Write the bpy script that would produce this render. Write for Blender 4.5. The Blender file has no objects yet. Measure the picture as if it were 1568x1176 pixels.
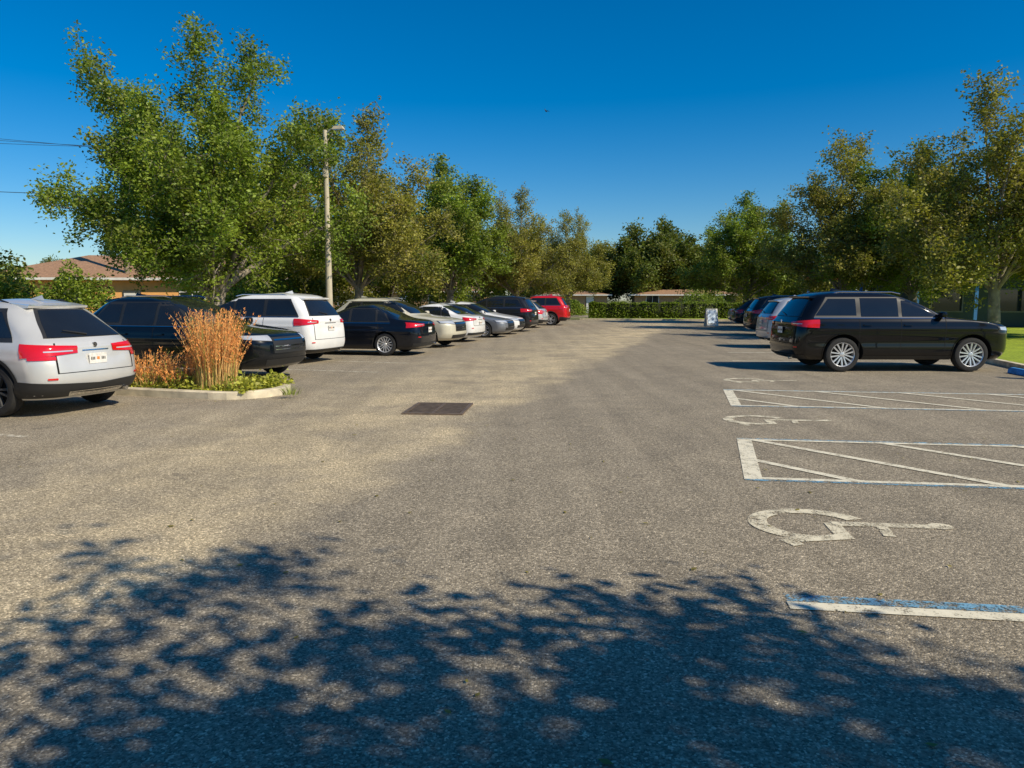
import bpy, bmesh, math, random
import numpy as np
from mathutils import Vector, Matrix
from functools import lru_cache
random.seed(7); np.random.seed(7)
scene=bpy.context.scene
COL=scene.collection
R=math.radians

# ------------------------------------------------------------------ node helpers
def newmat(name):
    m=bpy.data.materials.new(name); m.use_nodes=True
    nt=m.node_tree; b=nt.nodes.get('Principled BSDF'); out=nt.nodes.get('Material Output')
    return m,nt,b,out
def N(nt,typ,**kw):
    n=nt.nodes.new(typ)
    for k,v in kw.items():
        if k.startswith('i_'): n.inputs[k[2:]].default_value=v
        else: setattr(n,k,v)
    return n
def L(nt,a,b): nt.links.new(a,b)
def c4(c): return (c[0],c[1],c[2],1.0)
def ramp(nt,fac,stops):
    r=N(nt,'ShaderNodeValToRGB'); e=r.color_ramp.elements
    while len(e)<len(stops): e.new(0.5)
    for i,(p,c) in enumerate(stops):
        e[i].position=p; e[i].color=c4(c) if not isinstance(c,(float,int)) else (c,c,c,1)
    L(nt,fac,r.inputs[0]); return r.outputs[0]
def noise(nt,vec,scale,detail=3,rough=.5,dist=0):
    n=N(nt,'ShaderNodeTexNoise'); n.inputs['Scale'].default_value=scale; n.inputs['Detail'].default_value=detail
    n.inputs['Roughness'].default_value=rough; n.inputs['Distortion'].default_value=dist
    L(nt,vec,n.inputs['Vector']); return n.outputs[0]
def mixc(nt,fac,a,b,typ='MIX'):
    m=N(nt,'ShaderNodeMix'); m.data_type='RGBA'; m.blend_type=typ
    for sock,v in ((m.inputs[0],fac),(m.inputs[6],a),(m.inputs[7],b)):
        if hasattr(v,'links'): L(nt,v,sock)
        elif isinstance(v,(float,int)): sock.default_value=v if sock==m.inputs[0] else (v,v,v,1)
        else: sock.default_value=c4(v)
    return m.outputs[2]
def math_(nt,op,a,b=None,c=None,clamp=False):
    m=N(nt,'ShaderNodeMath',operation=op); m.use_clamp=clamp
    for i,v in enumerate((a,b,c)):
        if v is None: continue
        if hasattr(v,'links'): L(nt,v,m.inputs[i])
        else: m.inputs[i].default_value=v
    return m.outputs[0]
def simple(name,col,rough=.6,metal=0,coat=0,var=.12,vscale=3,bump=0,bscale=40,spec=None):
    m,nt,b,out=newmat(name)
    tc=N(nt,'ShaderNodeTexCoord').outputs['Object']
    n=noise(nt,tc,vscale,4)
    lo=tuple(max(0,x*(1-var)) for x in col); hi=tuple(x*(1+var) for x in col)
    L(nt,ramp(nt,n,[(.3,lo),(.7,hi)]),b.inputs['Base Color'])
    b.inputs['Roughness'].default_value=rough; b.inputs['Metallic'].default_value=metal
    b.inputs['Coat Weight'].default_value=coat; b.inputs['Coat Roughness'].default_value=.03
    if spec is not None: b.inputs['Specular IOR Level'].default_value=spec
    if bump:
        bn=N(nt,'ShaderNodeBump'); bn.inputs['Strength'].default_value=bump; bn.inputs['Distance'].default_value=.01
        L(nt,noise(nt,tc,bscale,3),bn.inputs['Height']); L(nt,bn.outputs[0],b.inputs['Normal'])
    return m

# ------------------------------------------------------------------ mesh builder
class MB:
    def __init__(s): s.v=[];s.f=[];s.m=[]
    def add(s,vs,fs,mat=0):
        o=len(s.v); s.v+= [tuple(v) for v in vs]
        for f in fs: s.f.append(tuple(i+o for i in f)); s.m.append(mat)
    def box(s,c,d,mat=0,rz=0,taper=1):
        x,y,z=[q/2 for q in d]; vs=[]
        for sz in (-1,1):
            t=1 if sz<0 else taper
            for sx,sy in ((-1,-1),(1,-1),(1,1),(-1,1)):
                px,py=sx*x*t,sy*y*t
                vs.append((c[0]+px*math.cos(rz)-py*math.sin(rz),c[1]+px*math.sin(rz)+py*math.cos(rz),c[2]+sz*z))
        s.add(vs,[(3,2,1,0),(4,5,6,7),(0,1,5,4),(1,2,6,5),(2,3,7,6),(3,0,4,7)],mat)
    def seg(s,p0,p1,r0,r1,n=6,mat=0,cap=False):
        p0=Vector(p0);p1=Vector(p1);d=(p1-p0)
        if d.length<1e-6: return
        d.normalize(); a=d.orthogonal().normalized(); b=d.cross(a)
        vs=[];
        for p,r in ((p0,r0),(p1,r1)):
            for i in range(n):
                t=2*math.pi*i/n; vs.append(p+a*(r*math.cos(t))+b*(r*math.sin(t)))
        fs=[(i,(i+1)%n,n+(i+1)%n,n+i) for i in range(n)]
        if cap: fs+= [tuple(range(n-1,-1,-1)),tuple(range(n,2*n))]
        s.add(vs,fs,mat)
    def tube(s,pts,r,n=8,mat=0):
        for a,b in zip(pts[:-1],pts[1:]): s.seg(a,b,r,r,n,mat,True)
    def revolve(s,prof,n,mat=0,axis='y'):
        vs=[]
        for i in range(n):
            t=2*math.pi*i/n
            for (a,r) in prof: vs.append((r*math.cos(t),a,r*math.sin(t)))
        k=len(prof); fs=[]
        for i in range(n):
            j=(i+1)%n
            for q in range(k-1): fs.append((i*k+q,i*k+q+1,j*k+q+1,j*k+q))
        s.add(vs,fs,mat)
    def mesh(s,name,mats,smooth=None):
        me=bpy.data.meshes.new(name); me.from_pydata(s.v,[],s.f)
        for m in mats: me.materials.append(m)
        me.polygons.foreach_set('material_index',s.m)
        if smooth is not None:
            me.polygons.foreach_set('use_smooth',[True]*len(s.f))
            me.set_sharp_from_angle(angle=R(smooth))
        me.update(); return me
    def obj(s,name,mats,parent=None,smooth=None,loc=(0,0,0),rz=0):
        o=bpy.data.objects.new(name,s.mesh(name,mats,smooth)); COL.objects.link(o)
        o.location=loc; o.rotation_euler[2]=rz
        if parent: o.parent=parent
        return o
def empty(name,loc=(0,0,0),rz=0):
    e=bpy.data.objects.new(name,None); COL.objects.link(e); e.location=loc; e.rotation_euler[2]=rz; e.empty_display_size=.3
    return e

# ------------------------------------------------------------------ camera / light / world
cam=bpy.data.cameras.new('camera'); camo=bpy.data.objects.new('camera',cam); COL.objects.link(camo)
cam.sensor_width=36; cam.lens=26.4; cam.clip_end=3000; cam.clip_start=.05
camo.location=(0,0,1.62); camo.rotation_euler=(R(90-6.45),0,0); scene.camera=camo
SUN_EL=40; sx,sy=.85,-.53
sv=Vector((sx*math.cos(R(SUN_EL)),sy*math.cos(R(SUN_EL)),math.sin(R(SUN_EL)))).normalized()
sl=bpy.data.lights.new('sun','SUN'); sl.energy=5.0; sl.angle=R(.53); sl.color=(1,.90,.71)
so=bpy.data.objects.new('sun',sl); COL.objects.link(so); so.rotation_euler=(-sv).to_track_quat('-Z','Y').to_euler(); so.location=(20,-12,30)
w=bpy.data.worlds.new('World'); scene.world=w; w.use_nodes=True; nt=w.node_tree
bg=nt.nodes['Background']; sky=N(nt,'ShaderNodeTexSky'); sky.sky_type='NISHITA'; sky.sun_disc=False
sky.sun_elevation=R(SUN_EL); sky.sun_rotation=math.atan2(sx,sy); sky.air_density=1.0; sky.dust_density=.3; sky.ozone_density=6.0
hs=N(nt,'ShaderNodeHueSaturation'); hs.inputs['Saturation'].default_value=1.42; hs.inputs['Hue'].default_value=.500
L(nt,sky.outputs[0],hs.inputs['Color']); L(nt,hs.outputs[0],bg.inputs[0]); bg.inputs[1].default_value=.11
scene.view_settings.view_transform='Standard'; scene.view_settings.look='None'; scene.view_settings.exposure=0

# aisle frame -> world   (aisle runs 13.9 deg to the right of the view axis)
CA,SA=.971,.240
def A(x,y,z=0): return (CA*x+SA*y,-SA*x+CA*y,z)
ARZ=-R(13.9)

# ------------------------------------------------------------------ ground
def asphalt():
    m,nt,b,out=newmat('asphalt')
    tc=N(nt,'ShaderNodeTexCoord').outputs['Object']
    big=noise(nt,tc,.22,5,.6); mid=noise(nt,tc,1.7,5,.65); fine=noise(nt,tc,34,4,.7)
    col=ramp(nt,big,[(.3,(.275,.232,.168)),(.7,(.385,.322,.230))])
    col=mixc(nt,.55,col,ramp(nt,mid,[(.3,(.24,.205,.152)),(.75,(.42,.352,.25))]))
    # sandy valley along the aisle
    mp=N(nt,'ShaderNodeMapping'); mp.vector_type='POINT'; mp.inputs['Rotation'].default_value=(0,0,R(13.9)); L(nt,tc,mp.inputs[0])
    sp=N(nt,'ShaderNodeSeparateXYZ'); L(nt,mp.outputs[0],sp.inputs[0])
    X,Y=sp.outputs[0],sp.outputs[1]
    wob=math_(nt,'MULTIPLY_ADD',noise(nt,tc,.35,4,.6),2.0,-1.0)
    xs=math_(nt,'ADD',X,wob)
    xs2=math_(nt,'MULTIPLY_ADD',Y,-.03,xs)
    e1=N(nt,'ShaderNodeMapRange'); e1.interpolation_type='SMOOTHSTEP'; L(nt,xs2,e1.inputs[0])
    e1.inputs[1].default_value=-2.75; e1.inputs[2].default_value=-3.45; e1.inputs[3].default_value=0; e1.inputs[4].default_value=1
    e2=N(nt,'ShaderNodeMapRange'); e2.interpolation_type='SMOOTHSTEP'; L(nt,xs2,e2.inputs[0])
    e2.inputs[1].default_value=-8.5; e2.inputs[2].default_value=-3.8; e2.inputs[3].default_value=.1; e2.inputs[4].default_value=1
    band=math_(nt,'MULTIPLY',e1.outputs[0],e2.outputs[0])
    e3=N(nt,'ShaderNodeMapRange'); e3.interpolation_type='SMOOTHSTEP'; L(nt,math_(nt,'ABSOLUTE',math_(nt,'ADD',xs2,3.35)),e3.inputs[0])
    e3.inputs[1].default_value=.0; e3.inputs[2].default_value=.5; e3.inputs[3].default_value=.7; e3.inputs[4].default_value=0
    pat=ramp(nt,noise(nt,tc,.8,5,.65,.4),[(.36,0.0),(.62,1.0)])
    mask=math_(nt,'MULTIPLY',band,math_(nt,'MULTIPLY_ADD',pat,.75,.2),clamp=True)
    mask=math_(nt,'MAXIMUM',mask,math_(nt,'MULTIPLY',e3.outputs[0],math_(nt,'MULTIPLY_ADD',pat,.6,.35)))
    col=mixc(nt,math_(nt,'MULTIPLY',mask,.9),col,(.68,.545,.335))
    st=ramp(nt,noise(nt,tc,.55,4,.55,.6),[(.58,0.0),(.74,1.0)])
    col=mixc(nt,math_(nt,'MULTIPLY',st,.35),col,(.17,.15,.12))
    sp2=ramp(nt,noise(nt,tc,2.1,2,.4),[(.70,0.0),(.78,1.0)])
    col=mixc(nt,math_(nt,'MULTIPLY',sp2,.4),col,(.11,.10,.08))
    # tyre-polished streaks along the driving direction
    mp2=N(nt,'ShaderNodeMapping'); mp2.inputs['Rotation'].default_value=(0,0,R(13.9)); mp2.inputs['Scale'].default_value=(1.6,.07,1); L(nt,tc,mp2.inputs[0])
    col=mixc(nt,.5,col,mixc(nt,1.0,col,ramp(nt,noise(nt,mp2.outputs[0],1.3,4,.6),[(.3,.72),(.7,1.22)]),'MULTIPLY'))
    # aggregate
    vo=N(nt,'ShaderNodeTexVoronoi'); vo.inputs['Scale'].default_value=105; L(nt,tc,vo.inputs['Vector'])
    g=N(nt,'ShaderNodeSeparateColor'); L(nt,vo.outputs['Color'],g.inputs[0])
    st1=ramp(nt,g.outputs[0],[(0,.36),(.5,.82),(.85,1.2),(1,2.2)])
    col=mixc(nt,.85,col,mixc(nt,1.0,col,st1,'MULTIPLY'))
    fr=ramp(nt,fine,[(.32,.5),(.5,1.0),(.72,1.5)])
    col=mixc(nt,.65,col,mixc(nt,1.0,col,fr,'MULTIPLY'))
    L(nt,col,b.inputs['Base Color']); b.inputs['Roughness'].default_value=.85; b.inputs['Specular IOR Level'].default_value=.2
    bn=N(nt,'ShaderNodeBump'); bn.inputs['Strength'].default_value=.7; bn.inputs['Distance'].default_value=.005
    h=math_(nt,'ADD',math_(nt,'MULTIPLY',vo.outputs['Distance'],-1.2),fine); L(nt,h,bn.inputs['Height']); L(nt,bn.outputs[0],b.inputs['Normal'])
    return m
def grassmat(name,c0,c1,c2):
    m,nt,b,out=newmat(name); tc=N(nt,'ShaderNodeTexCoord').outputs['Object']
    a=noise(nt,tc,.6,5,.6); f=noise(nt,tc,14,4,.8)
    col=ramp(nt,a,[(.3,c0),(.6,c1),(.8,c2)]); col=mixc(nt,1.0,col,ramp(nt,f,[(.3,.45),(.7,1.5)]),'MULTIPLY')
    L(nt,col,b.inputs['Base Color']); b.inputs['Roughness'].default_value=.9
    bn=N(nt,'ShaderNodeBump'); bn.inputs['Strength'].default_value=1; bn.inputs['Distance'].default_value=.05; L(nt,f,bn.inputs['Height']); L(nt,bn.outputs[0],b.inputs['Normal'])
    return m
M_asph=asphalt()
M_lawn=grassmat('lawn_grass',(.20,.28,.015),(.36,.45,.02),(.44,.46,.06))
M_dry=grassmat('dry_grass',(.12,.13,.03),(.20,.20,.06),(.28,.24,.11))
M_conc=simple('kerb_concrete',(.60,.52,.37),.85,var=.3,vscale=4,bump=.5)
g=MB(); g.add([(-900,-900,-.01),(900,-900,-.01),(900,900,-.01),(-900,900,-.01)],[(0,1,2,3)]); g.obj('ground',[M_dry])
g=MB(); g.add([A(-14.5,-30),A(7.2,-30),A(7.2,58.5),A(-14.5,58.5)],[(0,1,2,3)]); 
o=g.obj('parking_lot_asphalt',[M_asph]); o.location.z=0
def slab(name,pts,z,mats):
    g=MB(); n=len(pts); vs=[A(*p,z) for p in pts]+[A(*p,-.02) for p in pts]
    g.add(vs,[tuple(range(n))]+[(i+n,(i+1)%n+n,(i+1)%n,i) for i in range(n)]); return g.obj(name,mats)
slab('lawn',[(7.35,10.5),(60,10.5),(60,66),(7.35,66)],.10,[M_lawn])
slab('grass_verge',[(-22,-30),(-14.65,-30),(-14.65,66),(-22,66)],.10,[M_dry])
slab('grass_strip',[(-9.0,58.65),(7.2,58.65),(7.2,65.9),(-9,65.9)],.10,[M_lawn])
slab('street',[(-80,67),(80,67),(80,76),(-80,76)],.004,[M_asph])
def kerb(name,p,q,w=.15,h=.13):
    a=Vector(A(*p));b=Vector(A(*q)); d=b-a; ln=d.length; rz=math.atan2(d.y,d.x); g=MB()
    n=max(1,int(ln/3)); 
    for i in range(n):
        c=a+d*((i+.5)/n); g.box((c.x,c.y,h/2-.01),(ln/n-.012,w,h+.02),0,rz)
    return g.obj(name,[M_conc])
kerb('kerb',(7.27,10.4),(7.27,58.4)); kerb('kerb',(-14.57,-30),(-14.57,58)); kerb('kerb',(-9,58.57),(7.2,58.57))

# ------------------------------------------------------------------ painted markings
def paint(name,col,wear=.45,scale=9):
    m,nt,b,out=newmat(name); tc=N(nt,'ShaderNodeTexCoord').outputs['Object']
    n1=noise(nt,tc,scale,6,.75); n2=noise(nt,tc,90,2,.5)
    s=math_(nt,'MULTIPLY_ADD',n2,.5,math_(nt,'MULTIPLY',n1,.75))
    a=ramp(nt,s,[(wear,0.0),(wear+.14,1.0)])
    v=ramp(nt,n1,[(.3,tuple(x*.72 for x in col)),(.7,col)]); L(nt,v,b.inputs['Base Color']); b.inputs['Roughness'].default_value=.7
    L(nt,a,b.inputs['Alpha']); return m
M_pw=paint('worn_white_paint',(.88,.80,.60),.46)
M_ps=paint('worn_symbol_paint',(.84,.75,.54),.515,6)
M_pwf=paint('faded_white_paint',(.74,.66,.50),.53)
M_pb=paint('worn_blue_paint',(.20,.42,.58),.56)
ZC=[.005]
def strip(g,p,q,w,mat=0):
    p=Vector((*p,0));q=Vector((*q,0)); d=(q-p).normalized(); n=Vector((-d.y,d.x,0))*w/2
    ZC[0]+=.00025; z=Vector((0,0,ZC[0]))
    g.add([p-n+z,q-n+z,q+n+z,p+n+z],[(0,1,2,3)],mat)
rd=Vector((.99,-.14))
def hatch(A0,A1,LN,blue=True):
    global ZC
    ZC=[.005]
    A0=Vector(A0);A1=Vector(A1); g=MB()
    strip(g,A0+rd*.075,A1+rd*.075,.16,0)
    u=(A1-A0).normalized()
    strip(g,A0,A0+rd*LN,.06,1); strip(g,A0+u*.07,A0+u*.07+rd*LN,.08,0)
    strip(g,A1,A1+rd*LN,.06,1); strip(g,A1-u*.07,A1-u*.07+rd*LN,.08,0)
    sh=2.2
    for t in (-1.15,.1,1.5,2.9,4.3):
        f0=max(0,-t/sh); f1=min(1,(LN-t)/sh)
        P=lambda f:(A1*(1-f)+A0*f)+rd*(t+sh*f)
        strip(g,P(f0+.02),P(f1-.02),.10,0)
    return g.obj('access_aisle_marking',[M_pw,M_pb])
hatch((2.10,6.63),(2.63,8.64),5.3); hatch((3.34,11.33),(3.80,13.4),5.5)
ZC=[.005]; g=MB(); p=Vector((1.49,3.94)); strip(g,p,p+rd*5.2,.10,1); p2=p+Vector((-.02,-.105)); strip(g,p2,p2+rd*5.2,.10,0)
g.obj('stall_line_marking',[M_pw,M_pb])
def isa(c,s=1.0):
    global ZC
    ZC=[.005]; g=MB(); u=rd; v=Vector((-.14,-.99)); c=Vector(c)
    def T(p): return c+u*((p[1]-.6)*s*1.12)+v*(p[0]*s)
    def st(a,b,w): strip(g,T(a),T(b),w*s,0)
    st((-.08,1.12),(-.06,.5),.10); st((-.06,.80),(.2,.78),.08); st((-.07,.5),(.26,.5),.11); st((.24,.54),(.38,.12),.11); st((.36,.13),(.48,.19),.09)
    ZC[0]+=.0003; n=26; vs=[]
    for i in range(n+1):
        a=R(118+i*(232/n)); 
        for r in (.28,.40):
            q=T((-.02+r*math.cos(a),.37+r*math.sin(a))); vs.append((q.x,q.y,ZC[0]))
    g.add(vs,[(2*i,2*i+2,2*i+3,2*i+1) for i in range(n)])
    ZC[0]+=.0003; vs=[]
    for i in range(14):
        q=T((-.09+.075*math.cos(i/14*6.283),1.17+.075*math.sin(i/14*6.283))); vs.append((q.x,q.y,ZC[0]))
    g.add(vs,[tuple(range(14))]); return g.obj('wheelchair_symbol_marking',[M_ps])
isa((2.42,5.22)); isa((3.55,9.93)); isa((4.95,14.9))
ZC=[.005]
g=MB(); ld=Vector((-.955,.30))
for p in ((-5.75,8.75),(-2.95,16.6),(-2.6,19.0),(-1.1,23.9),(0.3,30.5),(-7,5.3)):
    p=Vector(p); strip(g,p,p+ld*5,.11,0)
g.obj('parking_stall_lines',[M_pwf])
g=MB(); ZC=[.005]
for p in ((5.8,19.7),(6.6,22.9),(8,27.8),(9,31.5)):
    p=Vector(p); strip(g,p,p+rd*5.5,.11,0)
g.obj('parking_stall_lines',[M_pw])

# ------------------------------------------------------------------ storm drain
M_iron=simple('cast_iron',(.17,.125,.09),.6,.3,var=.3,vscale=12,bump=.3)
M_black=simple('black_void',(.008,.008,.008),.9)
g=MB(); rzD=-R(5); cx,cy=-1.08,11.0
def DR(x,y,z): return (cx+x*math.cos(rzD)-y*math.sin(rzD),cy+x*math.sin(rzD)+y*math.cos(rzD),z)
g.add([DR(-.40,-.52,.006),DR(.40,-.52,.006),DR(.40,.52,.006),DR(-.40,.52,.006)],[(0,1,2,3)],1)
for x in (-.41,.41): g.box(DR(x,0,.012),(.05,1.10,.024),0,rzD)
for y in (-.53,.53): g.box(DR(0,y,.012),(.77,.05,.024),0,rzD)
g.box(DR(0,0,.012),(.04,1.0,.022),0,rzD)
for i in range(9):
    for sx_ in (-.2,.2): g.box(DR(sx_,-.46+i*.115,.011),(.34,.045,.018),0,rzD)
g.obj('storm_drain_grate',[M_iron,M_black])
# ------------------------------------------------------------------ car builder
def pchip(keys):
    xs=[k[0] for k in keys]; ys=[k[1] for k in keys]; n=len(xs)
    h=[xs[i+1]-xs[i] for i in range(n-1)]; d=[(ys[i+1]-ys[i])/h[i] for i in range(n-1)]
    m=[0]*n; m[0]=d[0]; m[-1]=d[-1]
    for i in range(1,n-1):
        if d[i-1]*d[i]<=0: m[i]=0
        else:
            w1=2*h[i]+h[i-1]; w2=h[i]+2*h[i-1]; m[i]=(w1+w2)/(w1/d[i-1]+w2/d[i])
    def f(x):
        if x<=xs[0]: return ys[0]
        if x>=xs[-1]: return ys[-1]
        i=0
        while x>xs[i+1]: i+=1
        t=(x-xs[i])/h[i]
        return (2*t**3-3*t*t+1)*ys[i]+(t**3-2*t*t+t)*h[i]*m[i]+(-2*t**3+3*t*t)*ys[i+1]+(t**3-t*t)*h[i]*m[i+1]
    return f
T_={}
T_['suv']=dict(L=4.9,H=1.76,W=.985,rr=(.24,.22),
 F=[(.26,2.30),(.34,2.38),(.5,2.45),(.80,2.45),(.94,2.42),(1.02,2.33),(1.07,2.10),(1.11,1.75),(1.15,1.35),(1.18,1.14),(1.23,1.0),(1.42,.60),(1.57,.22),(1.66,-.05),(1.72,-.42),(1.755,-.95),(1.76,-1.0)],
 B=[(.26,-2.28),(.36,-2.42),(.55,-2.45),(.85,-2.43),(1.05,-2.39),(1.16,-2.33),(1.4,-2.16),(1.57,-2.02),(1.65,-1.93),(1.72,-1.65),(1.755,-1.2),(1.76,-1.15)],
 Wk=[(.26,.87),(.36,.945),(.5,.975),(.8,.985),(.98,.975),(1.07,.96),(1.13,.93),(1.18,.895),(1.4,.825),(1.57,.76),(1.66,.69),(1.72,.55),(1.755,.25),(1.76,.2)],
 fx=1.47,rx=-1.37,rt=.385,ra=.45,
 win=[(-.08,.78,-.08,.10,1.185,1.585),(-.98,-.16,-.98,-.16,1.185,1.585),(-1.98,-1.08,-1.68,-1.08,1.21,1.57)],
 ws=(1.22,1.63),rg=(1.19,1.56),tl=(.12,.32,.97,1.10),hl=(.71,.87,.85,.96),belt=1.17,doors=(-.12,-1.03,.86),clad=True,rails=True,plate=.88)
T_['cuv']=dict(L=4.7,H=1.62,W=.94,rr=(.33,.30),
 F=[(.24,2.18),(.31,2.28),(.48,2.35),(.70,2.34),(.83,2.27),(.90,2.13),(.95,1.85),(1.0,1.45),(1.04,1.12),(1.10,.95),(1.30,.57),(1.46,.20),(1.54,-.06),(1.60,-.5),(1.62,-.9)],
 B=[(.24,-2.18),(.34,-2.30),(.52,-2.355),(.70,-2.34),(.90,-2.29),(1.0,-2.245),(1.07,-2.17),(1.3,-1.87),(1.44,-1.69),(1.52,-1.56),(1.60,-1.22),(1.62,-1.0)],
 Wk=[(.24,.83),(.33,.90),(.5,.93),(.72,.94),(.90,.925),(.97,.90),(1.04,.855),(1.10,.82),(1.30,.745),(1.46,.665),(1.54,.59),(1.60,.42),(1.62,.2)],
 fx=1.42,rx=-1.36,rt=.365,ra=.425,
 win=[(-.08,.74,-.08,.13,1.05,1.47),(-.92,-.15,-.92,-.15,1.05,1.47),(-1.68,-1.0,-1.34,-1.0,1.09,1.44)],
 ws=(1.10,1.51),rg=(1.09,1.46),tl=(.08,.30,.84,.99),hl=(.71,.87,.75,.86),belt=1.035,doors=(-.11,-1.0,.82),clad=True,rails=True,plate=.78)
T_['sedan']=dict(L=4.75,H=1.45,W=.91,rr=(.26,.22),
 F=[(.18,2.18),(.26,2.30),(.42,2.375),(.58,2.36),(.70,2.26),(.77,2.02),(.83,1.65),(.89,1.25),(.93,1.02),(.98,.88),(1.15,.50),(1.30,.14),(1.37,-.08),(1.43,-.4),(1.45,-.65)],
 B=[(.20,-2.22),(.30,-2.34),(.55,-2.375),(.8,-2.35),(.93,-2.29),(.99,-2.14),(1.02,-1.85),(1.05,-1.70),(1.17,-1.42),(1.30,-1.12),(1.37,-.95),(1.43,-.78),(1.45,-.70)],
 Wk=[(.18,.81),(.28,.88),(.45,.905),(.65,.91),(.80,.89),(.90,.86),(.96,.83),(1.02,.80),(1.15,.74),(1.30,.66),(1.37,.59),(1.43,.42),(1.45,.2)],
 fx=1.40,rx=-1.31,rt=.325,ra=.375,
 win=[(-.20,.72,-.20,.06,.965,1.315),(-1.02,-.28,-.98,-.28,.965,1.315),(-1.42,-1.08,-1.14,-1.05,.985,1.285)],
 ws=(.96,1.36),rg=(1.045,1.36),tl=(.10,.31,.81,.92),hl=(.71,.87,.60,.71),belt=.935,doors=(-.24,-1.10,.74),clad=False,rails=False,plate=.72)

M_glass=simple('tinted_glass',(.012,.014,.016),.03,0,0,spec=.7)
M_trim=simple('black_plastic',(.022,.022,.022),.5)
M_dark=simple('wheel_well',(.006,.006,.006),.95)
M_tyre=simple('tyre_rubber',(.022,.021,.02),.85,var=.2,vscale=8)
M_alloy=simple('alloy_wheel',(.72,.72,.72),.3,.6)
M_alloyd=simple('dark_alloy_wheel',(.16,.16,.16),.35,.6)
M_red=simple('red_tail_lamp',(.62,.008,.010),.12,0,1)
M_lamp=simple('headlamp_lens',(.62,.64,.66),.08,.3,1)
M_chrome=simple('chrome_trim',(.75,.75,.75),.12,1)
M_plate=simple('licence_plate',(.75,.72,.66),.5,var=.15,vscale=25)
M_seam=simple('panel_gap',(.004,.004,.004),.9)
M_fruit=simple('plate_emblem',(.75,.25,.05),.6)
def wheel_mesh(alloy,spokes,name):
    g=MB(); rr=1.0
    prof=[(-.10,.60),(-.28,.68),(-.31,.80),(-.27,.95),(-.16,.995),(0,1.0),(.16,.995),(.27,.95),(.31,.82),(.29,.73),(.25,.715)]
    g.revolve(prof,40,0)
    g.revolve([(.25,.72),(.28,.70),(.24,.66),(.05,.64),(-.1,.62)],40,1)
    g.revolve([(-.02,.63),(-.02,.0)],32,2)
    for i in range(spokes):
        for sgn in ((-1,1)):
            a=2*math.pi*i/spokes; 
            def P(r,t,y): return (r*math.cos(a)-t*math.sin(a),y,r*math.sin(a)+t*math.cos(a))
            t0=sgn*.045;t1=sgn*.13; w0,w1=.035,.042
            vs=[P(.08,t0-w0,.20),P(.08,t0+w0,.20),P(.67,t1+w1,.245),P(.67,t1-w1,.245),P(.08,t0-w0,.08),P(.08,t0+w0,.08),P(.67,t1+w1,.12),P(.67,t1-w1,.12)]
            g.add(vs,[(0,1,2,3),(4,7,6,5),(0,4,5,1),(1,5,6,2),(2,6,7,3),(3,7,4,0)],1)
    g.revolve([(.20,.15),(.225,.13),(.235,.06),(.235,0)],16,1)
    return g.mesh(name,[M_tyre,alloy,M_dark],35)
WH={'a':wheel_mesh(M_alloy,5,'wheel_a'),'b':wheel_mesh(M_alloy,7,'wheel_b'),'d':wheel_mesh(M_alloyd,5,'wheel_d')}

def carpaint(name,col,metal=0.0):
    m,nt,b,out=newmat(name); tc=N(nt,'ShaderNodeTexCoord').outputs['Object']
    n=noise(nt,tc,2.5,3); 
    sp=N(nt,'ShaderNodeSeparateXYZ'); L(nt,tc,sp.inputs[0])
    dk=.10 if max(col)<.1 else .25
    low=N(nt,'ShaderNodeMapRange'); L(nt,sp.outputs[2],low.inputs[0]); low.inputs[1].default_value=.25; low.inputs[2].default_value=.65; low.inputs[3].default_value=dk; low.inputs[4].default_value=0
    base=ramp(nt,n,[(.3,tuple(x*.93 for x in col)),(.7,tuple(x*1.05 for x in col))])
    col2=mixc(nt,math_(nt,'MULTIPLY',low.outputs[0],n),base,(.18,.15,.11))
    L(nt,col2,b.inputs['Base Color']); b.inputs['Metallic'].default_value=metal; b.inputs['Roughness'].default_value=.42 if metal else .3
    b.inputs['Specular IOR Level'].default_value=.1 if max(col)<.1 else .4
    b.inputs['Coat Weight'].default_value=.9; b.inputs['Coat Roughness'].default_value=.015; b.inputs['Coat IOR'].default_value=1.45
    return m

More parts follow.
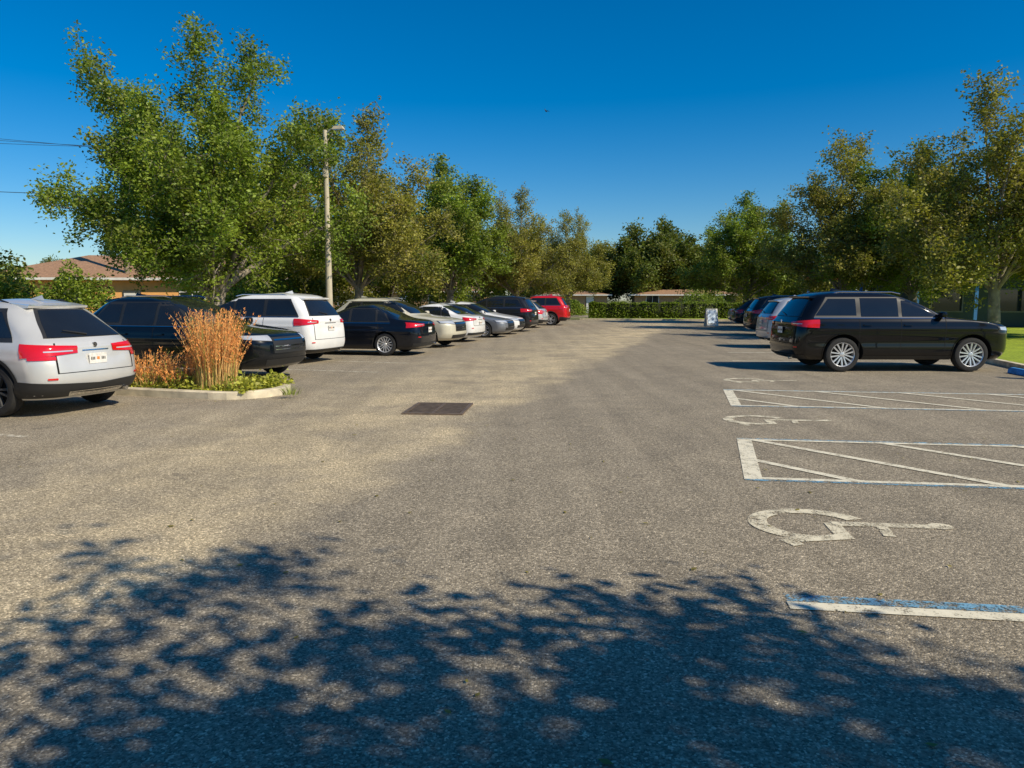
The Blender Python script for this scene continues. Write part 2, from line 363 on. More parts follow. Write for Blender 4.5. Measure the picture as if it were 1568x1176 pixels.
def make_car(name,typ,col,loc,heading,dims=None,metal=0.0,wheel='a',clad=None,chrome=True):
    t=T_[typ]; LL,HH,WW=dims if dims else (t['L'],t['H'],t['W']*2)
    kx=LL/t['L']; kz=HH/t['H']; ky=WW/(2*t['W'])
    F=pchip(t['F']);B=pchip(t['B']);Wf=pchip(t['Wk']); belt=t['belt']; zmax=t['F'][-1][0]; zmin=t['F'][0][0]
    r0_,r1_=t['rr']
    @lru_cache(None)
    def lev(z):
        xf=F(z);xr=B(z);W=Wf(z)
        if z<belt-.12: rf,rr=.34,r0_
        elif z<belt+.08:
            q=(z-belt+.12)/.20; rf=.34+(.26-.34)*q; rr=r0_+(r1_-r0_)*q
        else: rf,rr=.26,r1_
        rf=min(rf,W*.9,(xf-xr)*.45); rr=min(rr,W*.9,(xf-xr)*.45)
        return xf,xr,W,rf,rr
    def out(z,s,off=0.0):
        xf,xr,W,rf,rr=lev(round(z,4))
        if s<.15: x=xr;y=(W-rr)*(s/.15);n=(-1,0)
        elif s<.3:
            a=(s-.15)/.15*math.pi/2; x=xr+rr-rr*math.cos(a); y=W-rr+rr*math.sin(a); n=(-math.cos(a),math.sin(a))
        elif s<=.7:
            q=(s-.3)/.4; x=(xr+rr)*(1-q)+(xf-rf)*q; y=W; n=(0,1)
        elif s<.85:
            a=(s-.7)/.15*math.pi/2; x=xf-rf+rf*math.sin(a); y=W-rf+rf*math.cos(a); n=(math.sin(a),math.cos(a))
        else: x=xf;y=(W-rf)*(1-(s-.85)/.15);n=(1,0)
        yy=(y/W)**2
        fr=max(0,1-(x-xr)/1.3); ff=max(0,1-(xf-x)/1.3)
        x+= .07*yy*fr - .12*yy*ff
        # tailgate feature line
        if s<.2: x+= -.014*math.exp(-((z-(t['plate']+.17))/.025)**2) + .018*math.exp(-((z-t['plate'])/.09)**2)*(1 if s<.11 else max(0,1-(s-.11)/.04))
        y*= 1-.04*((x+.05)/2.4)**2
        # shoulder crease and rocker tuck give the flanks a highlight line
        if .28<s<.72:
            e=min(1,(s-.28)/.06,(.72-s)/.06)
            y+= e*(.012*math.exp(-((z-(belt-.24))/.035)**2)-.016*math.exp(-((z-(belt-.52))/.10)**2))
        return ((x+n[0]*off)*kx,(y+n[1]*off)*ky,z*kz)
    def s_of_x(z,x):
        a,b=.1,.9
        for _ in range(18):
            m=(a+b)/2
            if out(z,m)[0]/kx<x: a=m
            else: b=m
        return (a+b)/2
    # hull
    zs=set(); ks=sorted(set([k[0] for k in t['F']]+[k[0] for k in t['B']]+[k[0] for k in t['Wk']]))
    for a,b in zip(ks[:-1],ks[1:]):
        n=max(1,int(round((b-a)/.025)))
        if b-a<.02: n=1
        elif a>belt-.3 and b<belt+.1: n=max(n,2)
        for i in range(n): zs.add(round(a+(b-a)*i/n,4))
    zs.add(ks[-1]); zs=sorted(zs)
    S=[.15*i/6 for i in range(6)]+[.15+.15*i/10 for i in range(10)]+[.3+.4*i/22 for i in range(22)]+[.7+.15*i/10 for i in range(10)]+[.85+.15*i/4 for i in range(5)]
    g=MB(); V=[];n=len(S)
    for z in zs:
        h=[out(z,s) for s in S]; V+=h+[(x,-y,zz) for (x,y,zz) in h[-2:0:-1]]
    m=2*n-2; fs=[]
    for k in range(len(zs)-1):
        for i in range(m):
            j=(i+1)%m; fs.append((k*m+j,k*m+i,(k+1)*m+i,(k+1)*m+j))
    fs.append(tuple(range(m))); fs.append(tuple((len(zs)-1)*m+i for i in range(m-1,-1,-1)))
    g.add(V,fs,0)
    P=carpaint(name+'_paint',col,metal)
    me=g.mesh('body',[P,M_dark]); hull=bpy.data.objects.new('tmp',me); COL.objects.link(hull)
    bm=bmesh.new(); bm.from_mesh(me); bmesh.ops.recalc_face_normals(bm,faces=bm.faces); bm.to_mesh(me); bm.free()
    rt=t['rt']; ra=t['ra']; c=MB(); yw=t['W']*ky
    for xw in (t['fx']*kx,t['rx']*kx):
        for sd in (-1,1):
            nn=40; vs=[]
            for y in (sd*(yw-.30),sd*(yw+.25)):
                for i in range(nn): vs.append((xw+ra*math.cos(i*2*math.pi/nn),y,rt+.01+ra*math.sin(i*2*math.pi/nn)))
            c.add(vs,[(i,(i+1)%nn,nn+(i+1)%nn,nn+i) for i in range(nn)]+[tuple(range(nn-1,-1,-1)),tuple(range(nn,2*nn))],1)
    cm=c.mesh('cut',[P,M_dark]); cut=bpy.data.objects.new('cut',cm); COL.objects.link(cut)
    bm=bmesh.new(); bm.from_mesh(cm); bmesh.ops.recalc_face_normals(bm,faces=bm.faces); bm.to_mesh(cm); bm.free()
    md=hull.modifiers.new('b','BOOLEAN'); md.operation='DIFFERENCE'; md.object=cut; md.solver='EXACT'
    dg=bpy.context.evaluated_depsgraph_get(); nm=bpy.data.meshes.new_from_object(hull.evaluated_get(dg))
    bpy.data.objects.remove(hull); bpy.data.objects.remove(cut)
    nm.polygons.foreach_set('use_smooth',[True]*len(nm.polygons)); nm.set_sharp_from_angle(angle=R(32))
    root=empty(name,(loc[0],loc[1],0.005),heading)
    bo=bpy.data.objects.new('body',nm); COL.objects.link(bo); bo.parent=root
    # details
    d=MB()
    MI=dict(glass=0,trim=1,red=2,lamp=3,chrome=4,plate=5,seam=6,paint=7,fruit=8)
    def grid(fn,nu,nv,mat):
        for sd in (1,-1):
            vs=[]
            for j in range(nv+1):
                for i in range(nu+1):
                    x,y,z=fn(i/nu,j/nv); vs.append((x,y*sd,z))
            fs=[(j*(nu+1)+i,j*(nu+1)+i+1,(j+1)*(nu+1)+i+1,(j+1)*(nu+1)+i) for j in range(nv) for i in range(nu)]
            if sd==-1: fs=[f[::-1] for f in fs]
            d.add(vs,fs,MI[mat])
    def psz(s0,s1,z0,z1,mat,off=.008,nu=10,nv=6,s0t=None,s1t=None,z0e=None,z1e=None):
        s0t=s0 if s0t is None else s0t; s1t=s1 if s1t is None else s1t; z0e=z0 if z0e is None else z0e; z1e=z1 if z1e is None else z1e
        def fn(u,v):
            s=(s0+(s1-s0)*u)*(1-v)+(s0t+(s1t-s0t)*u)*v
            za=z0+(z0e-z0)*u; zb=z1+(z1e-z1)*u
            return out(za+(zb-za)*v,s,off)
        grid(fn,nu,nv,mat)
    def pxz(a,b,at,bt,z0,z1,mat,off=.008,nu=8,nv=6):
        def fn(u,v):
            x=(a+(b-a)*u)*(1-v)+(at+(bt-at)*u)*v; z=z0+(z1-z0)*v
            return out(z,s_of_x(z,x),off)
        grid(fn,nu,nv,mat)
    W_=t['win']
    pxz(W_[2][0]-.04,W_[0][1]+.05,W_[2][2]-.04,W_[0][3]+.05,W_[0][4]-.02,W_[0][5]+.02,'trim',.005,22,7)
    for (a,b,at,bt,z0,z1) in W_: pxz(a,b,at,bt,z0,z1,'glass',.009)
    if chrome:
        pxz(W_[2][0]-.04,W_[0][1]+.06,W_[2][0]-.04,W_[0][1]+.06,belt-.018,belt-.006,'chrome',.011,20,1)
    psz(.79,1,t['ws'][0],t['ws'][1],'glass',.010,8,10)
    if typ=='sedan': psz(0,.17,t['rg'][0],t['rg'][1],'glass',.010,8,8)
    else:
        psz(0,.20,t['rg'][0]-.01,t['rg'][1]+.02,'trim',.006,10,8,s1t=.17); psz(0,.185,t['rg'][0],t['rg'][1],'glass',.010,10,8,s1t=.155)
    a,b,z0,z1=t['tl']; psz(a,b,z0+.03,z1-.02,'red',.014,16,6,z0e=z0-.02,z1e=z1+.025)
    if typ=='cuv': psz(a+.09,b-.03,z0-.05,z0,'red',.013,8,3)
    psz(a+.02,b-.09,z0+.055,z0+.072,'lamp',.017,8,1)
    a,b,z0,z1=t['hl']; psz(a,b,z0+.05,z1+.02,'trim',.008,12,4,z0e=z0); psz(a+.01,b-.005,z0+.055,z1+.01,'lamp',.012,12,4,z0e=z0+.015)
    psz(.87,1,z0-.22,z1-.03,'trim',.008,6,4); psz(.88,1,z0+.02,z0+.045,'chrome',.02,5,1); psz(.88,1,z0-.10,z0-.08,'chrome',.016,5,1); psz(.88,1,z0-.16,z0-.145,'chrome',.016,5,1)
    psz(.82,1,.30,.42,'trim',.008,8,2)
    cl=t['clad'] if clad is None else clad
    if cl:
        psz(0,.32,.265,.43,'trim',.012,12,3,z1e=.50); psz(.74,1,.265,.34,'trim',.010,8,2); psz(0,.13,.27,.34,'chrome',.017,6,1)
        pxz(t['rx']+ra/kx+.02,t['fx']-ra/kx-.02,t['rx']+ra/kx+.02,t['fx']-ra/kx-.02,.265,.42,'trim',.012,12,2)
        tw,tm=.05,'trim'
    else:
        psz(0,.26,.265,.36,'trim',.010,10,2); tw,tm=.02,'paint'
        pxz(t['rx']+ra/kx,t['fx']-ra/kx,t['rx']+ra/kx,t['fx']-ra/kx,zmin+.01,zmin+.09,'trim',.006,12,1)
    psz(.175,.21,.52,.545,'red',.014,4,1)   # reflectors
    for xw in (t['fx'],t['rx']):
        def fn(u,v):
            ang=R(-12+204*u); r=ra-.004+tw*v
            x=xw+r*math.cos(ang)/kx; z=max(zmin+.005,(rt+.01+r*math.sin(ang))/kz)
            return out(z,s_of_x(z,x),.013)
        grid(fn,26,2,tm)
    for x in t['doors']: pxz(x-.006,x+.006,x-.006,x+.006,.40,belt-.03,'seam',.0025,1,14)
    pxz(t['doors'][1]+.35,t['doors'][2],t['doors'][1]+.35,t['doors'][2],.425,.435,'seam',.0025,14,1)
    zt=.60 if typ!='sedan' else .62
    psz(0,.165,zt,zt+.010,'seam',.003,8,1); psz(.165,.172,zt,belt-.02,'seam',.003,1,12)
    psz(0,.06,t['plate']+.115,t['plate']+.128,'chrome',.014,6,1)
    for x in (t['doors'][0]+.06,t['doors'][1]+.08):
        x0=x; pxz(x0,x0+.19,x0,x0+.19,belt-.17,belt-.14,'paint',.035,3,1)
        pxz(x0,x0+.19,x0,x0+.19,belt-.18,belt-.175,'seam',.010,3,1)
    # plate
    zp=t['plate']*kz; xp=(B(t['plate'])-.012)*kx
    d.add([(xp,-.15,zp-.075),(xp,.15,zp-.075),(xp,.15,zp+.075),(xp,-.15,zp+.075)],[(0,1,2,3)],MI['plate'])
    for k in (-.115,-.09,-.065,.065,.09,.115): d.add([(xp-.004,k-.006,zp-.022),(xp-.004,k+.006,zp-.022),(xp-.004,k+.006,zp+.018),(xp-.004,k-.006,zp+.018)],[(0,1,2,3)],MI['seam'])
    d.add([(xp-.004,-.022,zp-.02),(xp-.004,.022,zp-.02),(xp-.004,.022,zp+.02),(xp-.004,-.022,zp+.02)],[(0,1,2,3)],MI['fruit'])
    # round badge above the plate
    zb=t['plate']+.19; xb_=(B(zb)-.03)*kx; d.seg((xb_+.02,0,zb*kz),(xb_,0,zb*kz),.036,.036,14,MI['chrome'],True)
    if typ!='sedan':   # roof spoiler and rear wiper
        zr=t['rg'][1]+.06; xs_=B(zr)-.02
        hw=Wf(zr)-.10
        d.add([((xs_+.30)*kx,-hw*ky,(zr+.045)*kz),((xs_+.30)*kx,hw*ky,(zr+.045)*kz),((xs_-.05)*kx,hw*.97*ky,zr*kz),((xs_-.05)*kx,-hw*.97*ky,zr*kz),
               ((xs_-.04)*kx,hw*.97*ky,(zr-.03)*kz),((xs_-.04)*kx,-hw*.97*ky,(zr-.03)*kz),((xs_+.08)*kx,hw*ky,(zr-.04)*kz),((xs_+.08)*kx,-hw*ky,(zr-.04)*kz)],
              [(0,1,2,3),(3,2,4,5),(5,4,6,7),(1,6,4,2),(0,3,5,7)],MI['paint'])
        zw=t['rg'][0]+.03; q0=B(zw)-.03; q1=B(zw+.06)-.03
        d.seg((q0*kx,0,zw*kz),(q1*kx,.33,(zw+.06)*kz),.012,.008,6,MI['trim'],True)
    # mirrors
    for sd in (-1,1):
        mx=(t['doors'][2]-.10)*kx; mz=(belt+.06)*kz; my=(Wf(belt)*.98+.10)*ky*sd
        vs=[];fs=[]; nu,nv=10,6
        for j in range(nv+1):
            for i in range(nu):
                th=math.pi*j/nv; ph=2*math.pi*i/nu
                cx_=math.sin(th)*math.cos(ph); cz_=math.sin(th)*math.sin(ph); cy_=math.cos(th)
                f=lambda q:math.copysign(abs(q)**.6,q)
                vs.append((mx+.07*f(cx_),my+.11*f(cy_),mz+.07*f(cz_)))
        for j in range(nv):
            for i in range(nu): fs.append((j*nu+i,j*nu+(i+1)%nu,(j+1)*nu+(i+1)%nu,(j+1)*nu+i))
        d.add(vs,fs,MI['paint'])
        d.box((mx,my-sd*.11,mz-.03),(.07,.12,.03),MI['trim'])
        if t['rails']:
            zr=(t['win'][0][5]+.10)
            pts=[]
            xa=t['win'][2][2]+.10; xb=t['win'][0][3]-.12
            for i in range(9):
                x=xa+(xb-xa)*i/8
                yy=Wf(zr)*(1-.04*(x/2.4)**2)*ky
                pts.append((x*kx,sd*(yy-.03),zr*kz+(.03 if 0<i<8 else -.01)))
            d.tube(pts,.013,6,MI['chrome' if chrome else 'trim'])
    d.seg(((B(.3)+.02)*kx,-.5,.30),((B(.3)-.05)*kx,-.5,.29),.035,.035,12,MI['chrome'],True)
    d.add([(-1.3*kx,0,HH+.055),(-1.22*kx,.02,HH-.01),(-1.0*kx,0,HH-.015),(-1.22*kx,-.02,HH-.01),(-1.34*kx,0,HH-.02)],[(0,1,2),(0,2,3),(0,3,4),(0,4,1)],MI['paint'])
    do=d.obj('glass_and_trim',[M_glass,M_trim,M_red,M_lamp,M_chrome,M_plate,M_seam,P,M_fruit],root,40)
    k=0
    for xw in (t['fx']*kx,t['rx']*kx):
        for sd in (-1,1):
            k+=1; o=bpy.data.objects.new('wheel_%d'%k,WH[wheel]); COL.objects.link(o); o.parent=root
            o.scale=(rt,rt,rt) ; o.location=(xw,sd*(yw*.975-.31*rt),rt)
            o.rotation_euler=(0,random.random()*6,0) if sd>0 else (0,0,math.pi)
    return root
HL=math.pi-R(16)   # heading of vehicles nosed into the left bays
HRV=-R(16)         # reversed vehicles
white=(.82,.81,.78)
make_car('parked_suv','suv',(.004,.004,.005),(8.75,17.65),R(0),(4.95,1.82,1.99),wheel='b',clad=False)
make_car('parked_suv','suv',(.50,.52,.55),(10.65,25.2),R(-4),(4.6,1.70,1.88),metal=.4,clad=False)
make_car('parked_suv','suv',(.010,.011,.012),(13.0,33.8),R(-6),(4.9,1.80,1.95))
make_car('parked_suv','cuv',(.02,.02,.025),(15.3,44),R(-8))
make_car('parked_sedan','sedan',(.3,.3,.3),(16.8,50),R(-8))
make_car('parked_suv','cuv',(.66,.65,.62),(-8.05,11.45),HL-R(2),(4.45,1.62,1.84),metal=.35,wheel='d',chrome=False)
make_car('parked_suv','cuv',white,(-9.6,9.3),HL-R(0),(4.5,1.65,1.85))
make_car('parked_suv','cuv',(.004,.006,.009),(-6.80,15.9),HRV-R(1),(4.85,1.70,1.93),clad=False)
make_car('parked_suv','suv',white,(-6.95,20.05),HL,(4.82,1.78,1.94),clad=False)
make_car('parked_sedan','sedan',(.005,.007,.012),(-4.75,22.6),HL+R(4),(4.8,1.47,1.83),wheel='b')
make_car('parked_suv','cuv',(.70,.65,.50),(-4.0,26.2),HRV,(4.8,1.68,1.91),metal=.2,clad=False)
make_car('parked_sedan','sedan',white,(-3.45,29.5),HL,(4.7,1.45,1.83))
make_car('parked_sedan','sedan',(.22,.23,.25),(-2.3,32.9),HRV,(4.8,1.47,1.83),metal=.4)
make_car('parked_sedan','sedan',white,(-1.7,35.6),HRV,(4.6,1.5,1.8))
make_car('parked_suv','suv',(.015,.016,.02),(-1.15,38.7),HL,(4.9,1.80,1.95))
make_car('parked_suv','cuv',(.55,.55,.55),(-.3,43.4),HL,metal=.3)
make_car('parked_suv','suv',(.60,.008,.012),(1.25,47.6),HL+R(4),(4.8,1.86,1.95))

# ------------------------------------------------------------------ foliage
def leafmat(name,dark,light,trans=.28):
    m,nt,b,out=newmat(name)
    at=N(nt,'ShaderNodeAttribute'); at.attribute_name='tint'
    sp=N(nt,'ShaderNodeSeparateColor'); L(nt,at.outputs['Color'],sp.inputs[0])
    c=mixc(nt,sp.outputs[0],dark,light)
    c=mixc(nt,math_(nt,'MULTIPLY',sp.outputs[1],.5),c,(.32,.22,.06))
    L(nt,c,b.inputs['Base Color']); b.inputs['Roughness'].default_value=.5; b.inputs['Specular IOR Level'].default_value=.3
    tr=N(nt,'ShaderNodeBsdfTranslucent'); L(nt,mixc(nt,1.0,c,(1.5,1.6,.6),'MULTIPLY'),tr.inputs[0])
    mx=N(nt,'ShaderNodeMixShader'); mx.inputs[0].default_value=trans; L(nt,b.outputs[0],mx.inputs[1]); L(nt,tr.outputs[0],mx.inputs[2]); L(nt,mx.outputs[0],out.inputs[0])
    return m
M_leafG=leafmat('oak_leaves_green',(.05,.09,.012),(.30,.40,.04))
M_leafO=leafmat('oak_leaves_olive',(.09,.11,.02),(.40,.38,.065))
M_leafH=leafmat('hedge_leaves',(.05,.10,.01),(.26,.34,.03))
M_leafD=leafmat('dark_leaves',(.03,.055,.008),(.17,.22,.03))
M_bark=simple('bark',(.26,.22,.165),.9,var=.4,vscale=5,bump=.8,bscale=14)
def leaves_arrays(P,size,tint,upbias=.3):
    n=len(P); a=np.random.normal(size=(n,3)); a[:,2]*=.6; a/=np.linalg.norm(a,axis=1)[:,None]
    b=np.random.normal(size=(n,3)); b-= (a*b).sum(1)[:,None]*a; b/=np.linalg.norm(b,axis=1)[:,None]
    s=(size*np.random.uniform(.6,1.35,n))[:,None]
    V=np.stack([P-a*s*.5,P+b*s*.28,P+a*s*.5,P-b*s*.28],1).reshape(-1,3)
    T=np.repeat(tint,4,axis=0); return V,T
def add_mesh_with_leaves(name,g,mats,V,T,leaf_idx):
    nv0=len(g.v); nf=len(V)//4
    me=bpy.data.meshes.new(name)
    allv=np.concatenate([np.array(g.v,dtype=np.float32).reshape(-1,3),V.astype(np.float32)])
    loops=[];starts=[];tot=0;
    for f in g.f: starts.append(tot); loops+=f; tot+=len(f)
    q=(np.arange(nf*4)+nv0); loops=np.concatenate([np.array(loops,dtype=np.int32),q.astype(np.int32)])
    starts=np.concatenate([np.array(starts,dtype=np.int32),(tot+np.arange(nf)*4).astype(np.int32)])
    me.vertices.add(len(allv)); me.vertices.foreach_set('co',allv.ravel())
    me.loops.add(len(loops)); me.loops.foreach_set('vertex_index',loops)
    me.polygons.add(len(starts)); me.polygons.foreach_set('loop_start',starts)
    for m in mats: me.materials.append(m)
    me.polygons.foreach_set('material_index',np.concatenate([np.array(g.m,dtype=np.int32),np.full(nf,leaf_idx,dtype=np.int32)]))
    me.update(calc_edges=True); me.validate()
    at=me.attributes.new('tint','FLOAT_COLOR','POINT')
    C=np.ones((len(allv),4),dtype=np.float32); C[nv0:,:2]=T; at.data.foreach_set('color',C.ravel())
    return me
def rnd_unit():
    v=Vector(np.random.normal(size=3)); return v.normalized()
def make_tree(name,seed,targets,trunk_h,r_trunk,leafm,leaf_n=34,leaf_size=.15,sec_n=3,sec_len=1.5,sig=.13,brown=.25,lean=(0,0)):
    np.random.seed(seed); random.seed(seed)
    g=MB(); tips=[]
    base=Vector((0,0,-.1)); top=Vector((lean[0],lean[1],trunk_h)); prev=base; n=5; pr=r_trunk*1.45
    for i in range(1,n+1):
        q=base.lerp(top,i/n)+Vector(np.random.normal(size=3))*.04; r=r_trunk*(1.25-.35*i/n) if i>1 else r_trunk*1.15
        g.seg(prev,q,pr,r,10,0); prev=q; pr=r
    for tg in targets:
        tg=Vector(tg); p0=top.copy()+Vector((0,0,-random.random()*.5)); D=(tg-p0).length
        mid=p0.lerp(tg,.5)+Vector((0,0,.10*D))+rnd_unit()*.08*D
        k=9; prev=p0; r0=r_trunk*.5*min(1,D/6)
        for i in range(1,k+1):
            t=i/k; q=p0*(1-t)**2+mid*2*t*(1-t)+tg*t*t+rnd_unit()*.10*t
            g.seg(prev,q,r0*(1-(i-1)/k*.88),r0*(1-i/k*.88),6,0)
            if i>=3:
                ns=sec_n if i<k else sec_n+1
                for _ in range(ns):
                    dd=(rnd_unit()+ (tg-p0).normalized()*.5+Vector((0,0,.25))).normalized()
                    ln=sec_len*random.uniform(.5,1.15)*(1.1-.45*t); clump=random.random(); br=max(0,random.gauss(brown,.2))
                    pp=q.copy(); rs=.028*(1.4-t); m=4
                    for j in range(1,m+1):
                        qq=pp+(dd+rnd_unit()*.35).normalized()*ln/m
                        g.seg(pp,qq,rs*(1-(j-1)/m*.7),rs*(1-j/m*.7),4,0)
                        for _k in range(2):
                            td=(rnd_unit()+dd*.5+Vector((0,0,.15))).normalized(); e=qq+td*random.uniform(.25,.6)*sec_len/1.5
                            g.seg(qq,e,rs*.3,.003,3,0); tips.append((*qq,*e,clump,br))
                        pp=qq
            prev=q
    Tt=np.array(tips); idx=np.repeat(np.arange(len(Tt)),leaf_n); t=np.random.uniform(.1,1.1,len(idx))[:,None]
    P=Tt[idx,:3]*(1-t)+Tt[idx,3:6]*t+np.random.normal(size=(len(idx),3))*sig
    tint=np.stack([np.clip(Tt[idx,6]*.6+np.random.uniform(0,.5,len(idx)),0,1),np.clip(Tt[idx,7]+np.random.normal(size=len(idx))*.15,0,1)],1)
    V,T=leaves_arrays(P,leaf_size,tint)
    return add_mesh_with_leaves(name,g,[M_bark,leafm],V,T,1)
def dome(n,H,Wd,zlow,seed):
    rs=np.random.RandomState(seed); out=[]
    for i in range(n):
        el=math.asin(min(1,(i+.5)/n*1.02)); az=i*2.39996+rs.uniform(-.4,.4)
        rr=rs.uniform(.76,1.03); 
        out.append((Wd/2*math.cos(el)*math.cos(az)*rr,Wd/2*math.cos(el)*math.sin(az)*rr,zlow+(H-zlow)*math.sin(el)*rr if el<1.2 else H*rs.uniform(.92,1)))
    return out
big_t=[(-3.7,0,8.9),(-3.0,.3,7.8),(-.2,-.6,9.2),(1.5,.5,9.3),(.6,.2,8.2),(3.5,1.8,7.3),(-5.0,0,4.9),(-3.6,1,6.4),(4.2,2.4,4.6),(0,-3.6,5.6),(0,3.6,6),(-2.8,-2.4,4.3),(1.9,-2.6,5.4),(2.3,2.7,7.4),(-2.5,2.7,7.0),(-1.5,-1,7.2),(3.0,2.4,3.4),(-1.2,-2.6,3.6),(.8,-1.8,6.6),(1.2,-3,3.6),(-4.2,1.5,3.7),(3.0,-1.0,6.2),(-2.6,-1.4,5.8)]
TA=make_tree('oak_mesh_a',3,big_t,1.9,.27,M_leafG,leaf_n=32,leaf_size=.115,sec_n=3,sec_len=1.5,sig=.14,brown=.06)
TB=make_tree('oak_mesh_b',11,dome(17,8.6,7.4,2.6,5),2.1,.2,M_leafG,leaf_n=26,leaf_size=.14,sec_len=1.5,brown=.12)
TC=make_tree('oak_mesh_c',21,dome(16,8.4,7.8,2.6,9),2.2,.19,M_leafO,leaf_n=22,leaf_size=.125,sec_len=1.6,brown=.25)
TD=make_tree('oak_mesh_d',31,dome(15,8.0,9.6,3.0,14),2.3,.22,M_leafD,leaf_n=16,leaf_size=.27,sec_len=1.8,brown=.15,sig=.25)
TE=make_tree('oak_mesh_e',41,dome(13,7.6,7.6,3.6,3),2.4,.2,M_leafG,leaf_n=15,leaf_size=.14,sec_n=2,sec_len=1.5,brown=.2,sig=.11)
def tree(name,me,x,y,rz=0,s=1,sz=None,parent=None):
    o=bpy.data.objects.new(name,me); COL.objects.link(o); o.location=(x,y,0); o.rotation_euler[2]=rz; o.scale=(s,s,sz or s)
    if parent: o.parent=parent
    return o
tree('oak_tree',TA,-9.9,25.4,0,1.0)
tree('oak_tree',TC,-7.2,35.5,1.0,1.08)
tree('oak_tree',TB,-3.8,46,2.2,1.12)
tree('oak_tree',TC,.3,54,.4,.98)
tree('oak_tree',TC,4.6,62,3.2,.92)
tree('oak_tree',TB,-12.0,41,4.0,.9)
tree('oak_tree',TB,-8.5,52,5.0,.95)
# right side
tree('oak_tree',TB,15.8,51,.6,1.0,.97)
tree('oak_tree',TC,17.0,39,2.0,1.04)
tree('oak_tree',TB,19.6,37,3.3,1.0)
tree('oak_tree',TC,18.2,28.5,4.1,1.04)
tree('oak_tree',TB,22.5,30,5.5,1.0)
# shade trees beside the viewpoint
tree('oak_tree',TE,4.5,-2.5,1.5,1.0)
tree('oak_tree',TE,8.4,-2.9,.2,.95)
tree('oak_tree',TE,12.4,-4.2,2.2,1.0)
# distant belt
dt=empty('distant_tree_line')
rs=np.random.RandomState(4)
for i in range(30):
    x=-88+i*7.0+rs.uniform(-2,2); y=100+rs.uniform(-5,10)
    s=rs.uniform(.75,.95)
    tree('tree_%d'%i,TD,x,y,rs.uniform(0,6),s*1.15,s,dt)
for i,(x,y,s) in enumerate(((15.2,92,1.15),(19.8,95,1.22),(24.5,93,.95),(10.5,96,.9),(6,97,.8))): tree('tall_tree_%d'%i,TD,x,y,i*1.3,s*1.05,s,dt)
def leaf_blob(name,boxes,n,size,leafm,brown=.1,core=True):
    g=MB(); Ps=[];Ts=[]
    for (cx,cy,cz,hx,hy,hz,rz) in boxes:
        k=int(n); u=np.random.uniform(-1,1,(k,3)); 
        ax=np.random.randint(0,3,k); sg=np.where(np.random.rand(k)<.5,-1,1); d=1-np.abs(np.random.normal(size=k))*.12
        u[np.arange(k),ax]=sg*d; 
        lump=.08*np.sin(u[:,0]*hx*3.1)+.06*np.sin(u[:,0]*hx*7.7+1)
        x=u[:,0]*hx; y=u[:,1]*hy*(1+lump); z=u[:,2]*hz*(1+lump)
        P=np.stack([cx+x*math.cos(rz)-y*math.sin(rz),cy+x*math.sin(rz)+y*math.cos(rz),cz+z],1); P[:,2]=np.maximum(P[:,2],.05)
        Ps.append(P); cl=.5+.5*np.sin(x*2.3)*np.cos(y*3)
        Ts.append(np.stack([np.clip(cl*.4+np.random.rand(k)*.6,0,1),np.clip(np.random.normal(size=k)*.15+brown,0,1)],1))
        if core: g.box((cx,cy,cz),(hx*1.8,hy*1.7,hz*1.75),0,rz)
    V,T=leaves_arrays(np.concatenate(Ps),size,np.concatenate(Ts))
    me=add_mesh_with_leaves(name,g,[M_core,leafm],V,T,1); o=bpy.data.objects.new(name,me); COL.objects.link(o); return o
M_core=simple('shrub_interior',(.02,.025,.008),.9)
hz=-R(4)
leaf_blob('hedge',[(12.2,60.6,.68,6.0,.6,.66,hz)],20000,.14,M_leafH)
def shrub(cx,cy,r,h,n,leafm,name='shrub',brown=.1,size=.12):
    k=n; P=np.random.normal(size=(k,3)); P/=np.linalg.norm(P,axis=1)[:,None]; P[:,2]=np.abs(P[:,2])
    d=(np.random.uniform(.55,1,k)**.5*(1+.2*np.sin(P[:,0]*6+cx)*np.cos(P[:,1]*5+cy)))[:,None]; P=P*d*np.array([r,r,h])+np.array([cx,cy,.1])
    T=np.stack([np.random.rand(k),np.clip(np.random.normal(size=k)*.2+brown,0,1)],1); V,T=leaves_arrays(P,size,T)
    g=MB(); g.seg((cx,cy,0),(cx,cy,h*.5),.05,.02,5,0)
    me=add_mesh_with_leaves(name,g,[M_bark,leafm],V,T,1); o=bpy.data.objects.new(name,me); COL.objects.link(o); return o
for (x,y,r,h,m) in ((-19.0,26.5,1.8,3.0,M_leafG),(-20.6,28.5,2.2,4.0,M_leafO),(-22.0,31,2.6,3.6,M_leafG),(-20.5,35.5,1.8,2.9,M_leafG),(-12.0,36,2.2,2.6,M_leafG),(-9,40,2.4,2.8,M_leafO),(-5,50,2.5,3,M_leafG),(-1.5,57,2.6,3,M_leafG),
                    (25,46,1.6,1.6,M_leafG),(21,44,1.5,1.4,M_leafH),(30,40,1.6,1.6,M_leafH),(19.5,52,2.2,2.4,M_leafG),(23,55,2.4,2.8,M_leafO),(5.2,72,1.8,1.6,M_leafG),(20,80,2.8,2.6,M_leafG),(25,79,2.4,3.0,M_leafO)):
    shrub(x,y,r,h,7000,m,size=.16)

